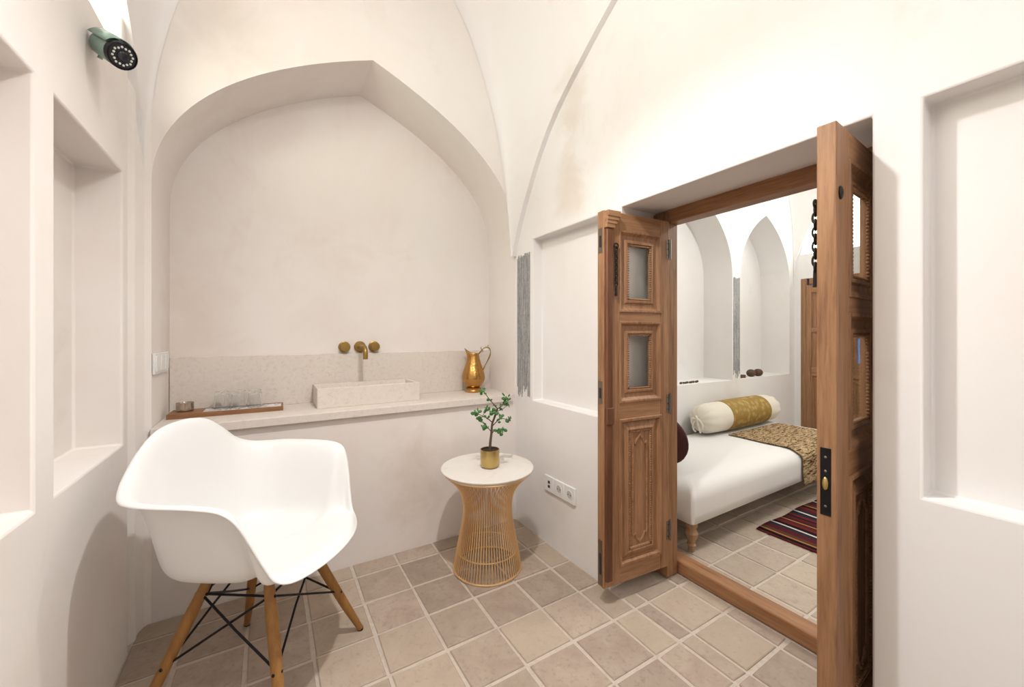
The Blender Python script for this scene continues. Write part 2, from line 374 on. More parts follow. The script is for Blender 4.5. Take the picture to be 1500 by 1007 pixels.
w = MB().box(XL-.345*h, XL-.34*h, .52*h, 1.66*h, 1.84*h, TOP).build('window_1', GLOW, smooth=False); tag(w, kind='structure')

# grey patch left bare on the corner of the right wall
def patch(name, parent, pts_fn, n, w, z0, z1, rnd, m=GREYPATCH):
    b = MB()
    for i in range(n):
        a0, a1 = w*i/n, w*(i+1)/n+.0004; zb, zt = z0+rnd.uniform(0, .05)*(z1-z0)*2.0, z1-rnd.uniform(0, .03)*(z1-z0)
        t = rnd.uniform(.0015, .004)
        vs = [b.bm.verts.new(pts_fn(a, z, d)) for a in (a0, a1) for z in (zb, zt) for d in (-.001, t)]
        for f in ((0, 1, 3, 2), (4, 6, 7, 5), (0, 4, 5, 1), (2, 3, 7, 6), (1, 5, 7, 3)): b.bm.faces.new([vs[q] for q in f])
    return b.build(name, m, parent, smooth=False)
WR = bpy.data.objects['wall_right']
patch('bare_plaster', WR, lambda a, z, d: (XR-d, 1.682*h+a, z), 26, .118*h, .665*h, 1.425*h, random.Random(4))

# ------------------------------------------------------------------ door frame and doors
TF0, TF1 = 1.39*h, 1.555*h
fr = empty('door_frame', ((TF0+TF1)/2, .73*h, 0), kind='structure')
def fpart(name, m, *a, bev=.004):
    o = MB().box(*a).build(name, m, smooth=False, bevel=bev); o.parent = fr; o.matrix_parent_inverse = Matrix.Translation(-Vector(fr.location)); return o
YL, YRt, TM = 1.05*h, .372*h, 1.455*h
fpart('jamb_post', WOODZ, TF0, TM, YL, 1.135*h, .0, 1.505*h)
fpart('jamb_post', WOODZ, TF0, TM, .32*h, YRt, .0, 1.505*h)
fpart('lintel_beam', WOODY, TF0, TM, YRt, YL, 1.455*h, 1.51*h)
fpart('threshold', WOODY, TM+.002, TM+.055, .32*h, 1.125*h, -.002, .052*h, bev=.006)
fpart('threshold_step', WOODY, TM+.055, TF1, .325*h, 1.125*h, -.002, .034*h, bev=.004)

def ringloft(b, x0, x1, z0, z1, prof, sgn):
    rows = [[(x0+i, sgn*y, z0+i), (x1-i, sgn*y, z0+i), (x1-i, sgn*y, z1-i), (x0+i, sgn*y, z1-i)] for i, y in prof]
    return b.rings(rows, cap=False)
def chain(parent, x, y, z, n, m=IRON, link=.022):
    c = None
    b = MB(); b.tube([(x+.010*math.cos(t), y+.008, z+.010*math.sin(t)) for t in [2*math.pi*k/12 for k in range(12)]], .0028, 6, loop=True)
    c = b.build('door_chain', m, parent)
    for i in range(n):
        zz = z-.016-i*link*.80; q = MB(); pts = []
        for k in range(14):
            t = 2*math.pi*k/14; du, dz = .0062*math.cos(t), .0135*math.sin(t)
            pts.append((x+du, y+.008, zz+dz) if i % 2 == 0 else (x, y+.008+du, zz+dz))
        q.tube(pts, .0024, 6, loop=True); q.build('chain_link', m, c)
    zz = z-.016-n*link*.80; q = MB(); q.tube([(x, y+.008, zz+.012), (x, y+.008, zz-.03)], [.0045, .006], 8); q.build('chain_hasp', m, c)
    return c
HL = 1.525
def leaf(name, hinge, tip, label, W_, glass=(True, True), astragal=False):
    hx, hy = hinge; dx, dy = tip[0]-hx, tip[1]-hy; ang = math.atan2(dy, dx); T = .0195
    nx, ny = -dy/math.hypot(dx, dy), dx/math.hypot(dx, dy)
    root = empty(name, (hx-nx*T, hy-ny*T, .075), ang, label=label, cat='door', kind='structure')
    W = W_; s0, s1 = W*.14, W*.77            # panel bounds across
    bx = lambda nm, m, *a, p=root, bev=.0025: MB().box(*a).build(nm, m, p, smooth=False, bevel=bev)
    bx('stile', WOODZ, 0, s0, -T, T, 0, HL); bx('stile', WOODZ, s1, W, -T, T, 0, HL)
    for z0, z1 in ((0, .072), (.672, .745), (1.075, 1.12), (1.452, HL)): bx('rail', WOODX, s0, s1, -T+.0006, T-.0006, z0, z1)
    for k, (z0, z1) in enumerate(((1.12, 1.452), (.745, 1.075))):
        g = glass[k]; b = MB()
        prof = [(0, T), (.002, T+.004), (.009, T+.003), (.014, T-.003), (.020, T-.009), (.036, T-.011), (.042, T-.005), (.050, T-.004), (.054, T-.010), (.056, .0035)]
        ringloft(b, s0-.004, s1+.004, z0-.004, z1+.004, prof+[(.056, -.0035), (.003, -.0065), (0, -.0065)], 1)
        mo = b.build('panel_moulding', WOODZ, root, angle=20)
        i = .056
        MB().box(s0+i-.006, s1-i+.006, -.002, .002, z0+i-.006, z1-i+.006).build('glass_pane' if g else 'wood_panel', PANE if g else WOODZ, mo, smooth=False)
        bd = MB(); r = .0042
        for sg in (1,):
            e = i-.0025; X0, X1, Z0, Z1 = s0+e, s1-e, z0+e, z1-e
            for a, c in (((X0, Z0), (X0, Z1)), ((X1, Z0), (X1, Z1)), ((X0, Z0), (X1, Z0)), ((X0, Z1), (X1, Z1))):
                n = max(2, int(math.hypot(a[0]-c[0], a[1]-c[1])/.0094))
                for q in range(n+1): bd.ball((a[0]+(c[0]-a[0])*q/n, sg*(T-.0085), a[1]+(c[1]-a[1])*q/n), (r*.95, .0042, r*.95), 6, 4)
        tag(bd.build('bead_trim', WOODX, mo), kind='stuff')
    z0, z1 = .072, .672; b = MB()
    prof = [(0, T), (.003, T+.006), (.012, T+.005), (.018, T-.009), (.024, T-.010), (.048, T+.001), (.052, T+.001), (.054, T-.004), (.062, T-.004), (.065, T-.008)]
    for sg in (1, -1):
        ringloft(b, s0-.004, s1+.004, z0-.004, z1+.004, prof, sg)
        b.face([(s0+.06, sg*(T-.008), z0+.06), (s1-.06, sg*(T-.008), z0+.06), (s1-.06, sg*(T-.008), z1-.06), (s0+.06, sg*(T-.008), z1-.06)])
    mo = b.build('panel_moulding', WOODZ, root, angle=20)
    bd = MB(); e = .059
    for sg in (1, -1):
        X0, X1, Z0, Z1 = s0+e-.004, s1-e+.004, z0+e-.004, z1-e+.004
        for a, c in (((X0, Z0), (X0, Z1)), ((X1, Z0), (X1, Z1)), ((X0, Z0), (X1, Z0)), ((X0, Z1), (X1, Z1))):
            n = int(math.hypot(a[0]-c[0], a[1]-c[1])/.0098)
            for q in range(n+1): bd.ball((a[0]+(c[0]-a[0])*q/n, sg*(T-.003), a[1]+(c[1]-a[1])*q/n), .0042, 6, 4)
    tag(bd.build('bead_trim', WOODX, mo), kind='stuff')
    cxm, wq = (s0+s1)/2, min(.045, (s1-s0)/2-.075); zb, zt = z0+.10, z1-.10; half = [(wq, zb+.02), (wq, zt-.02), (wq-.006, zt-.004), (wq-.013, zt-.012), (wq*.55, zt), (wq*.35, zt+.013), (.006, zt+.018), (0, zt+.03)]
    bot = [(0, zb-.03), (.006, zb-.018), (wq*.35, zb-.013), (wq*.55, zb), (wq-.013, zb+.012), (wq-.006, zb+.004)]
    loop = bot+half; loop = [(cxm+a, c) for a, c in loop]+[(cxm-a, c) for a, c in reversed(loop[1:-1])]
    orn = MB()
    for sg in (1, -1): orn.tube([(x, sg*(T-.007), z) for x, z in loop], .0048, 6, loop=True)
    orn.build('ogee_ornament', WOODX, mo)
    for z in (.16, .72, 1.40):
        k = MB(); k.tube([(-.004, T+.004, z-.045), (-.004, T+.004, z+.045)], .005, 8); k.box(0, .016, T-.001, T+.0018, z-.04, z+.04)
        hg = k.build('hinge', STEEL, root)
        sc_ = MB()
        for q in (-.026, 0, .026): sc_.ball((.009, T+.0018, z+q), (.003, .0012, .003), 8, 4)
        sc_.build('screws', DARK, hg)
    if astragal:
        b = MB(); b.box(W-.036, W-.006, T-.001, T+.014, .03, HL-.075); b.build('astragal', WOODDK, root, bevel=.004)
        b = MB()
        for q, (zz, ww) in enumerate(((HL-.012, .066), (HL-.026, .058), (HL-.040, .052), (HL-.056, .044))): b.box(W-.002-ww, W-.002, T-.001, T+.026-.003*q, zz-.016, zz+(.008 if q == 0 else .002))
        b.build('astragal_capital', WOODX, root, bevel=.002, smooth=False)
        b = MB().box(W-.040, W-.004, T, T+.018, .66, .73).build('astragal_block', WOODDK, root, bevel=.004)
        for z, hh in ((HL-.12, .05), (.79, .045), (.10, .09)):
            p = MB().box(W-.001, W+.0015, -.011, .011, z-hh, z+hh).build('edge_plate', STEEL, root, smooth=False)
            MB().box(W+.0010, W+.0022, -.006, .006, z-hh*.55, z+hh*.4).build('slot', DARK, p, smooth=False)
    return root
W1 = math.hypot(.330, .0293)*h
d1 = leaf('door_1', (1.370*h, 1.0277*h), (1.040*h, 1.057*h), 'carved wooden door leaf left of the opening, beside the wall sockets', W1, astragal=True)
chain(d1, W1-.058, .0195, 1.385, 9)
W2 = math.hypot(.345, .0207)*h
d2 = leaf('door_2', (1.37*h, .3767*h), (1.025*h, .356*h), 'carved wooden door leaf right of the opening, seen nearly edge on', W2)
chain(d2, W2-.02, -.036, 1.345, 9)
MB().ball((W2-.022, .0215, 1.36), (.010, .005, .016), 12, 8).build('iron_knob', IRON, d2)
lp = MB().box(W2-.001, W2+.0016, -.012, .009, .595, .755).build('latch_plate', BLACKM, d2, bevel=.0008, smooth=False)
MB().ball((W2+.002, -.0015, .671), (.006, .0065, .016), 12, 8).build('brass_latch', POTBR, lp)
q = MB()
for z in (.617, .70, .733): q.ball((W2+.0016, -.0015, z), (.001, .003, .003), 8, 4)
q.build('screws', STEEL, lp)

# ------------------------------------------------------------------ washing niche
wt = MB(); wt.box(-.349*h, 1.112*h, 1.803*h, 1.826*h, .642*h, .675*h); wt.box(-.349*h, 1.137*h, 1.826*h, 2.128*h, .655*h, .675*h)
wt = tag(wt.build('worktop', STONE, bevel=.003, smooth=False), 'long beige limestone worktop in the arched niche', 'worktop')
ZC = .675*h
bs = tag(MB().box(-.348*h, 1.136*h, 2.108*h, 2.128*h, ZC, .905*h).build('backsplash', STONE, bevel=.002, smooth=False), 'low beige limestone backsplash behind the stone basin', 'backsplash')
# basin
bz = .0965
basin = empty('wash_basin', (.405*h, 2.005*h, ZC), label='rectangular carved stone wash basin on the limestone worktop', cat='basin')
bw, bd_ = .228*h, .098*h; t = .018
b = MB()
o_ = [(-bw, -bd_), (bw, -bd_), (bw, bd_), (-bw, bd_)]; inn = lambda k: [(x-math.copysign(k, x), y-math.copysign(k, y)) for x, y in o_]
b.rings([[(x, y, 0) for x, y in o_], [(x, y, bz) for x, y in o_], [(x, y, bz) for x, y in inn(t)], [(x, y, .03) for x, y in inn(t+.012)]])
b.build('bowl', STONE, basin, bevel=.002, smooth=False)
MB().lathe([(.0, .0), (.022, 0), (.022, .003), (.0, .003)], (0.0, 0, .0301), 20, cap=False).build('drain', BRASS, basin, weld=True)
# wall tap
tap = empty('wall_tap', (CX, 2.128*h, .937*h), label='aged brass wall tap with two round handles above the basin', cat='tap')
rot = lambda b: b
def ydisc(b, x, z, prof, n=28):
    b.rings([[(x+r*math.cos(2*math.pi*i/n), -y, z+r*math.sin(2*math.pi*i/n)) for i in range(n)] for r, y in prof]); return b
ydisc(MB(), 0, 0, [(.0305, 0), (.0305, .012), (.027, .015), (.012, .016)]).build('wall_rose', BRASS, tap)
sp = [(0, -.012, 0), (0, -.06, 0), (0, -.12, 0), (0, -.138, -.004), (0, -.150, -.014), (0, -.156, -.028), (0, -.157, -.062)]
b = MB(); b.tube(spline(sp, 4), .0125, 16); b.build('spout', BRASS, tap)
for nm, x in (('tap_handle', -.074*h), ('tap_handle', .0685*h)):
    hd = ydisc(MB(), x, 0, [(.030, 0), (.030, .008), (.026, .010), (.026, .040), (.023, .044), (.004, .0445)]).build(nm, BRASS, tap)
    ydisc(MB(), x, 0, [(.019, .0425), (.019, .0455), (.012, .046)]).build('engraved_cap', BRASS, hd)
# ewer
ew = empty('ewer', (.985*h, 2.025*h, ZC), -TH, label='hammered copper-gold ewer with curled handle at the worktop end', cat='jug')
prof = [(.050, 0), (.052, .006), (.047, .012), (.046, .02), (.048, .024), (.036, .030), (.045, .038), (.060, .058), (.069, .08), (.0695, .097), (.064, .122), (.054, .15), (.045, .178), (.037, .208), (.0335, .228), (.034, .240)]
rows = []; n = 36
for k, (r, z) in enumerate([(p.x, p.y) for p in spline([(a, b_, 0) for a, b_ in prof], 2)]):
    row = []
    for i in range(n):
        a = 2*math.pi*i/n; f = max(0, min(1, (z-.205)/.035)); sp_ = max(0, -math.cos(a))**3
        row.append((r*math.cos(a)-f*f*.022*sp_, r*math.sin(a)*(1-.15*f*sp_), z+f*f*.032*sp_))
    rows.append(row)
b = MB(); b.rings(rows, cap=False); b.bm.faces.new([b.bm.verts[i] for i in range(0)]) if False else None
eo = b.build('body', COPPER, ew); sd = eo.modifiers.new('wall', 'SOLIDIFY'); sd.thickness = .0018
MB().lathe([(.049, .0), (.049, .001)], n=24).build('foot_disc', COPPER, ew)
hp = spline([(.033, 0, .236), (.045, 0, .250), (.062, 0, .268), (.085, 0, .278), (.103, 0, .262), (.105, 0, .235), (.094, 0, .205), (.075, 0, .168), (.060, 0, .137)], 5)
hn = MB(); hn.tube(hp, [.0036+.0012*math.sin(i*.5) for i in range(len(hp))], 8); hn = hn.build('handle', BRASS, ew)
for P_ in ([(.052, 0, .260), (.046, 0, .272), (.049, 0, .281)], [(.087, 0, .278), (.092, 0, .287), (.089, 0, .294)], [(.056, 0, .262), (.058, 0, .250), (.054, 0, .244)]):
    q = MB(); q.tube(P_, [.003, .0025, .001], 6); q.build('handle_leaf', BRASS, hn)
# tray
tr = empty('serving_tray', (-.140*h, 2.012*h, ZC), math.radians(-1.5), label='narrow wooden tray with marble inset at left end of worktop', cat='tray')
tl, td = .192*h, .056*h
MB().box(-tl, tl, -td, td, 0, .012).build('tray_base', WOODTRAY, tr, bevel=.001, smooth=False)
b = MB(); b.box(-tl, tl, -td, -td+.008, .012, .0205); b.box(-.1, tl, td-.008, td, .012, .0205); b.box(tl-.008, tl, -td+.008, td-.008, .012, .0205); b.box(-tl, -.095, -td+.008, td, .012, .021)
b.build('tray_rim', WOODTRAY, tr, bevel=.001, smooth=False)
MB().box(-.094, tl-.009, -td+.009, td-.009, .012, .0185).build('marble_inset', INSET, tr, smooth=False)
gl0 = None
for i, (px, py) in enumerate(((-.1685, 2.035), (-.1105, 2.029), (-.052, 2.023))):
    lab = ('leftmost of three upturned tumblers on the tray, next to the metal cup', 'middle one of three upturned clear tumblers on the tray', 'rightmost of three upturned tumblers on the tray, nearest the basin')[i]
    if gl0 is None:
        b = MB(); b.lathe([(.031, 0), (.0305, .004), (.027, .06), (.0265, .074), (.024, .077), (.002, .077), (.002, .064), (.0235, .063), (.0250, .057), (.0288, .004), (.0295, 0)], n=32, cap=False)
        b.bm.verts.ensure_lookup_table()
        g = b.build('tumbler', GLASS); gl0 = g
    else: g = gl0.copy(); COL.objects.link(g)
    g.location = (px*h, py*h, ZC+.0187); tag(g, lab, 'glass', 'tumblers on the tray')
cp = MB(); cp.lathe([(.026, 0), (.031, .003), (.0315, .036), (.0305, .037), (.0300, .036), (.0295, .006), (.004, .005)], n=32)
cp = cp.build('metal_cup', SILVER); cp.location = (-.287*h, 2.027*h, ZC+.0212); tag(cp, 'small shiny metal cup on the left end of the tray', 'cup')

# ------------------------------------------------------------------ side table with plant
tb = empty('side_table', (.803*h, 1.513*h, 0), label='round marble-topped side table on flared gold wire base', cat='table')
b = MB(); b.lathe([(.0, .457), (.206, .457), (.218, .467), (.219, .471), (.217, .474), (.0, .474)], n=64, cap=False); b.build('table_top', MARBLE, tb, weld=True)
ring = lambda r, z, q: MB().tube([(r*math.cos(2*math.pi*k/64), r*math.sin(2*math.pi*k/64), z) for k in range(64)], q, 8, loop=True)
ring(.200, .452, .005).build('top_ring', GOLD, tb); ring(.158, .005, .0045).build('base_ring', GOLD, tb); ring(.141, .09, .003).build('inner_ring', GOLD, tb)
pr = spline([(.158, 0, .005), (.144, 0, .09), (.124, 0, .19), (.113, 0, .275), (.121, 0, .34), (.146, 0, .395), (.2, 0, .450)], 4)
b = MB(); b.tube([(p.x, 0, p.z) for p in pr], .0026, 6); rm = b.mesh('wire_rod'); rm.materials.append(GOLD)
for k in range(72):
    r_ = bpy.data.objects.new('wire_rod', rm); COL.objects.link(r_); r_.parent = tb; r_.rotation_euler = (0, 0, 2*math.pi*k/72)
pt = empty('potted_jade_plant', (.806*h, 1.497*h, .474), -TH, label='small jade tree in a brushed brass pot on the side table', cat='plant')
b = MB(); b.lathe([(.004, .0), (.030, 0), (.037, .004), (.0425, .012), (.0445, .024), (.0445, .085), (.0425, .085), (.0425, .03), (.004, .03)], n=40); b.build('pot', POTBR, pt)
MB().lathe([(.002, .070), (.0424, .070), (.0424, .076), (.03, .078), (.002, .08)], n=24).build('soil', SOIL, pt)
u = .000445
rp = random.Random(11)
def bp(x, y, d=0): return Vector(((x-252)*u, d, .076+(722-y)*u))
br = [([(255, 722), (256, 640), (268, 540), (276, 440), (300, 370), (332, 275)], .0068, .0042, 0),
      ([(332, 275), (300, 240), (250, 185), (190, 108)], .0034, .0014, .02), ([(335, 275), (380, 240), (405, 190), (430, 145)], .0026, .001, -.03),
      ([(330, 300), (380, 290), (440, 245)], .002, .001, .03), ([(272, 415), (230, 375), (180, 345), (115, 310)], .0028, .0011, -.03),
      ([(180, 345), (200, 310), (215, 285)], .0014, .0008, .01), ([(268, 520), (225, 475), (190, 440), (155, 410)], .0024, .001, .03), ([(268, 545), (300, 505), (345, 495), (395, 490)], .0024, .001, -.03),
      ([(282, 455), (330, 410), (370, 385), (460, 410)], .0026, .001, .025), ([(370, 385), (365, 350)], .001, .0008, .0), ([(290, 400), (310, 330), (300, 300)], .0016, .0008, -.02), ([(190, 445), (185, 475)], .001, .0008, .0), ([(345, 495), (352, 525)], .001, .0008, .01)]
tk = MB(); tips = []
for pts, r0, r1, dd in br:
    P = spline([bp(x, y, dd*i/(len(pts)-1)) for i, (x, y) in enumerate(pts)], 3)
    tk.tube(P, [r0+(r1-r0)*i/(len(P)-1) for i in range(len(P))], 7)
    if r0 < .0055:
        tips.append((P[-1], 1)); 
        for i in range(3, len(P)-1, 3): tips.append((P[i], .65))
tk.build('trunk', BARK, pt)
lb = MB(); lb.ball((0, 0, .008), (.0065, .0022, .0085), 8, 6); lm = lb.mesh('leaf'); lm.materials.append(LEAF)
for p, s_ in tips:
    for k in range(8 if s_ == 1 else 3):
        o = bpy.data.objects.new('leaf', lm); COL.objects.link(o); o.parent = pt; o.location = p+Vector((rp.uniform(-.010, .010), rp.uniform(-.010, .010), rp.uniform(-.012, .009)))*(1 if s_ == 1 else .5)
        o.rotation_euler = (rp.uniform(-1.3, 1.3), rp.uniform(-1.8, 1.8), rp.uniform(0, 6.28)); q = rp.uniform(.85, 1.35)*(1 if s_ == 1 else .75); o.scale = (q, q, q)

# ------------------------------------------------------------------ shell armchair
ch = empty('armchair', (-.0175*h, 1.355*h, 0), math.atan2(-.568, .824), label='white moulded shell armchair on honey wooden dowel legs', cat='chair')
rim = [(.266, 0, .438), (.252, .10, .436), (.218, .18, .436), (.188, .216, .456), (.171, .237, .505), (.154, .260, .570), (.134, .281, .632), (.105, .297, .668), (.04, .306, .680), (-.05, .309, .682), (-.12, .303, .683), (-.170, .280, .684), (-.212, .242, .692), (-.242, .200, .716), (-.256, .150, .765), (-.265, .085, .810), (-.268, 0, .823)]
full = rim+[(f, -s_, z) for f, s_, z in reversed(rim[1:-1])]
nn = len(full); RIM = []
for i in range(nn):
    a, b_, c, d = (Vector(full[(i+k) % nn]) for k in (-1, 0, 1, 2))
    for k in range(5):
        t_ = k/5; RIM.append(.5*((2*b_)+(c-a)*t_+(2*a-5*b_+4*c-d)*t_*t_+(3*b_-a-3*c+d)*t_**3))
C0 = Vector((-.01, 0, .413)); rows = []
prof_rows = []
for R_ in RIM:
    hgt = R_.z-.425; front = max(0, min(1, (.675-R_.z)/.235)) if R_.x > 0 else 0; front = front*front*(3-2*front)
    kb = max(0, min(1, (R_.z-.70)/.09)); V = lambda kx, ky, z: Vector((C0.x+(R_.x-C0.x)*kx, R_.y*ky, z))
    A_ = [C0, V(.35, .33, .412), V(.62, .58, .424), V(.76, .70, .455+.02*kb), V(.82+.03*kb, .765, .43+hgt*.40), V(.88+.02*kb, .83, .43+hgt*.72), V(.94+.01*kb, .905, .43+hgt*.93), R_]
    F_ = [C0, V(.3, .33, .418), V(.55, .58, .428), V(.72, .74, .438), V(.82, .83, .445), V(.90, .91, .448), V(.965, .97, .445), R_]
    prof_rows.append(spline([a_.lerp(f_, front) for a_, f_ in zip(A_, F_)], 4))
rows = [[p[k] for p in prof_rows] for k in range(1, len(prof_rows[0]))]
out_row = []                               # small rolled lip
for i, R_ in enumerate(RIM):
    o2 = Vector((R_.x, R_.y, 0)); o2.normalize(); out_row.append(R_+o2*.007+Vector((0, 0, -.004)))
rows.append(out_row)
b = MB(); b.rings(rows, cap=False); cv = b.bm.verts.new(C0); b.bm.verts.ensure_lookup_table(); n_ = len(RIM)
for i in range(n_): b.bm.faces.new((cv, b.bm.verts[i], b.bm.verts[(i+1) % n_]))
sh = b.build('seat_shell', WHITE, ch, angle=80); sd = sh.modifiers.new('thick', 'SOLIDIFY'); sd.thickness = .006; sd.offset = 0
sb = sh.modifiers.new('soft', 'SUBSURF'); sb.levels = 1; sb.render_levels = 1
legs = {}
for sx in (1, -1):
    for sy in (1, -1):
        A, B = Vector((.085*sx, .095*sy, .40)), Vector((.219*sx, .225*sy, .0)); d = B-A
        lg = MB(); lg.tube([A, A+d*.25, A+d*.7, B+Vector((0, 0, .006))], [.0125, .0165, .0145, .0105], 14); lo = lg.build('leg', WOODLEG, ch)
        MB().tube([B+Vector((0, 0, .0085)), B+Vector((0, 0, .0))], [.0108, .0100], 12).build('rubber_glide', BLACKM, lo)
        m_ = A+d*.56; tp = A+d*.14; legs[sx, sy] = (tp, m_)
        nrm = Vector((sx, sy, 0)).normalized()
        q = MB(); q.ball(m_+Vector((sx*.012, 0, 0)), .0055, 8, 6); q.ball(m_+Vector((0, sy*.0130, 0)), .0055, 8, 6); q.ball(tp+Vector((sx*.013, 0, 0)), .0055, 8, 6); q.build('bolt', BLACKM, lo)
        q = MB(); iw = A+d*.16-nrm*.014
        q.tube([A-nrm*.012, iw], .007, 8); q.tube([A-nrm*.012, A-nrm*.035+Vector((0, 0, .005))], .008, 8); q.build('leg_bracket', BLACKM, lo)
wires = [((1, 1), (1, -1)), ((1, -1), (-1, -1)), ((-1, -1), (-1, 1)), ((-1, 1), (1, 1))]
for a, c in wires:
    q = MB()
    for p0, p1 in ((legs[a][0], legs[c][1]), (legs[c][0], legs[a][1])):
        bow = Vector(((p0.x+p1.x)/2, (p0.y+p1.y)/2, 0)).normalized()*(-.006)
        if p0 is legs[c][0]: bow = -bow*.5
        q.tube([p0, (p0+p1)/2+bow, p1], .0034, 8)
    q.build('cross_wire', BLACKM, ch)
    q = MB(); q.tube([legs[a][0], legs[c][0]], .0034, 8); q.build('top_wire', BLACKM, ch)

# ------------------------------------------------------------------ wall plates
def zdisc(b, x, y, z, prof, n=24): return b.rings([[(x-d, y+r*math.cos(2*math.pi*i/n), z+r*math.sin(2*math.pi*i/n)) for i in range(n)] for r, d in prof])
labs = ['white twin data outlet plate, left of the two round power sockets', 'white round power socket between the data outlet and another socket', 'white round power socket nearest the open door leaf']
for i, yy in enumerate((1.510, 1.435, 1.360)):
    e = empty('wall_socket', (XR, yy*h, .289*h), label=labs[i], cat='socket', group='wall sockets by the side table')
    p = MB().box(-.010, 0, -.0405, .0405, -.041, .041).build('cover_plate', SWITCHW, e, bevel=.003)
    if i == 0:
        for z in (.010, -.012): MB().box(-.0112, -.0098, -.008, .008, z-.007, z+.007).build('data_port', DARK, p, smooth=False)
    else:
        zdisc(MB(), 0, 0, 0, [(.0225, .009), (.0225, .0118), (.0195, .0118), (.0190, .0040+.0065)]).build('socket_ring', SWITCHW, p)
        q = MB(); zdisc(q, 0, 0, 0, [(.0190, .0103), (.0190, .0108)]); q.build('socket_well', mat('socket_shade', (.55, .54, .52), .5), p)
        for y in (-.0095, .0095): zdisc(MB(), 0, y, 0, [(.003, .0104), (.003, .0112)], 10).build('pin_hole', DARK, p)
labs = ['white two-rocker light switch nearest the chair side of the niche', 'middle white light switch of the three beside the backsplash', 'white light switch nearest the backsplash corner']
for i, yy in enumerate((1.870, 1.943, 2.016)):
    e = empty('light_switch', (-.349*h, yy*h, .895*h), label=labs[i], cat='switch', group='light switches beside the niche')
    p = MB().box(0, .009, -.039, .039, -.041, .041).build('cover_plate', SWITCHW, e, bevel=.002)
    for y in (-.0155, .0155):
        MB().box(.0085, .0125, y-.0148, y+.0148, -.031, .031).build('rocker', SWITCHW, p, bevel=.0015)
# ------------------------------------------------------------------ security camera
sc = empty('security_camera', (-.324*h, 1.354*h, 1.701*h), label='grey-green bullet security camera above the left wall', cat='camera')
ax = Vector((.634, -.623, -.54)).normalized(); up = Vector((0, 0, 1)); rt = ax.cross(up).normalized(); u2 = rt.cross(ax)
M3 = Matrix((rt, u2, ax)).transposed().to_4x4()
def cpart(nm, prof, m, par, n=28):
    b = MB(); b.lathe(prof, n=n); o = b.build(nm, m, par); o.data.transform(M3); return o
body = cpart('housing', [(.026, -.062), (.031, -.056), (.031, -.02), (.033, -.019), (.033, .018), (.031, .022)], CAMGREY, sc)
cpart('front_bezel', [(.031, .010), (.0345, .012), (.0345, .026), (.0315, .029), (.0305, .025)], BLACKM, sc)
cpart('face_glass', [(.0300, .0245), (.0300, .0255)], DARK, sc)
cpart('lens', [(.0125, .0256), (.0125, .029), (.010, .031), (.004, .0305)], mat('lens_glass', (.03, .03, .035), .1), sc)
q = MB()
for k in range(16):
    a = 2*math.pi*k/16; rr = .0225 if k % 2 else .0205; q.ball((rr*math.cos(a), rr*math.sin(a), .0262), (.0032, .0032, .002), 8, 4)
o = q.build('infrared_leds', LED, sc); o.data.transform(M3)
b = MB(); b.rings([[(.0375*math.cos(a), .0375*math.sin(a), z) for a in [math.radians(20+140*k/12) for k in range(13)]] for z in (-.062, .012)], closed=False)
o = b.build('sun_shield', CAMGREY, sc); o.data.transform(M3); sd = o.modifiers.new('t', 'SOLIDIFY'); sd.thickness = .002
b = MB(); b.tube([-ax*.06, -ax*.07, Vector((-.0610, .062, .030))], [.014, .012, .012], 12); b.tube([-ax*.05-u2*.028, -ax*.05-u2*.038], .006, 8); b.build('mount_bracket', CAMGREY, sc)

# ------------------------------------------------------------------ bedroom beyond the doorway
YB2, XF, XW = 1.74*h, 4.10*h, 1.56*h
NI = [(.403*h, 1.40*h)]+bez((.403, 1.45), (.403, 1.72), (.22, 1.90), (0, 2.01), 18)
arch_wall('wall_bedroom_back', XW, XF, TOP, [(2.685*h, NI, .642*h, .24*h, True), (3.605*h, NI, .642*h, .24*h, True)], lambda u, v, w: (u, YB2+w, v), PLASTER3)
LU = [(a*h, z*h) for a, z in sm([(.82, 1.72), (.79, 1.84), (.70, 2.02), (.55, 2.16), (.3, 2.30), (0, 2.40)])]
def farmap(u, v, w): return (XF+w, u, v)
DY0, DY1, DZ = 1.05*h, 1.69*h, 1.50*h
b = MB()
b_pts_hi = [(-.5*h, DZ), (1.74*h, DZ), (1.74*h, TOP), (.87*h, TOP)]+[(.87*h+x, z) for x, z in reversed(LU)]+[(.87*h, LU[0][1])]+[(.87*h, DZ)]
b.face([farmap(u, v, 0) for u, v in [(.87*h, DZ), (1.74*h, DZ), (1.74*h, TOP), (.87*h, TOP)]+[(.87*h+x, z) for x, z in reversed(LU)]+[(.87*h, LU[0][1])]])
b.face([farmap(u, v, 0) for u, v in [(-.5*h, DZ), (.87*h, DZ), (.87*h, LU[0][1])]+[(.87*h-x, z) for x, z in LU]+[(.87*h, TOP), (-.5*h, TOP)]])
Lp = [(.87*h-x, z) for x, z in LU]+[(.87*h+x, z) for x, z in reversed(LU[:-1])]
for p, q in zip(Lp, Lp[1:]+Lp[:1]): b.face([farmap(*p, 0), farmap(*q, 0), farmap(*q, .16), farmap(*p, .16)])
for y0, y1 in ((-.5*h, DY0), (DY1, 1.74*h)): b.face([farmap(y0, 0, 0), farmap(y1, 0, 0), farmap(y1, DZ, 0), farmap(y0, DZ, 0)])
for P in (((DY0, 0), (DY0, DZ)), ((DY0, DZ), (DY1, DZ)), ((DY1, 0), (DY1, DZ))): b.face([farmap(*P[0], 0), farmap(*P[1], 0), farmap(*P[1], .25), farmap(*P[0], .25)])
tag(b.build('wall_bedroom_far', PLASTER3, weld=True, angle=30), kind='structure')
b = MB(); b.face([farmap(u, v, .03) for u, v in Lp]); tag(b.build('window_2', GLOW), kind='structure')
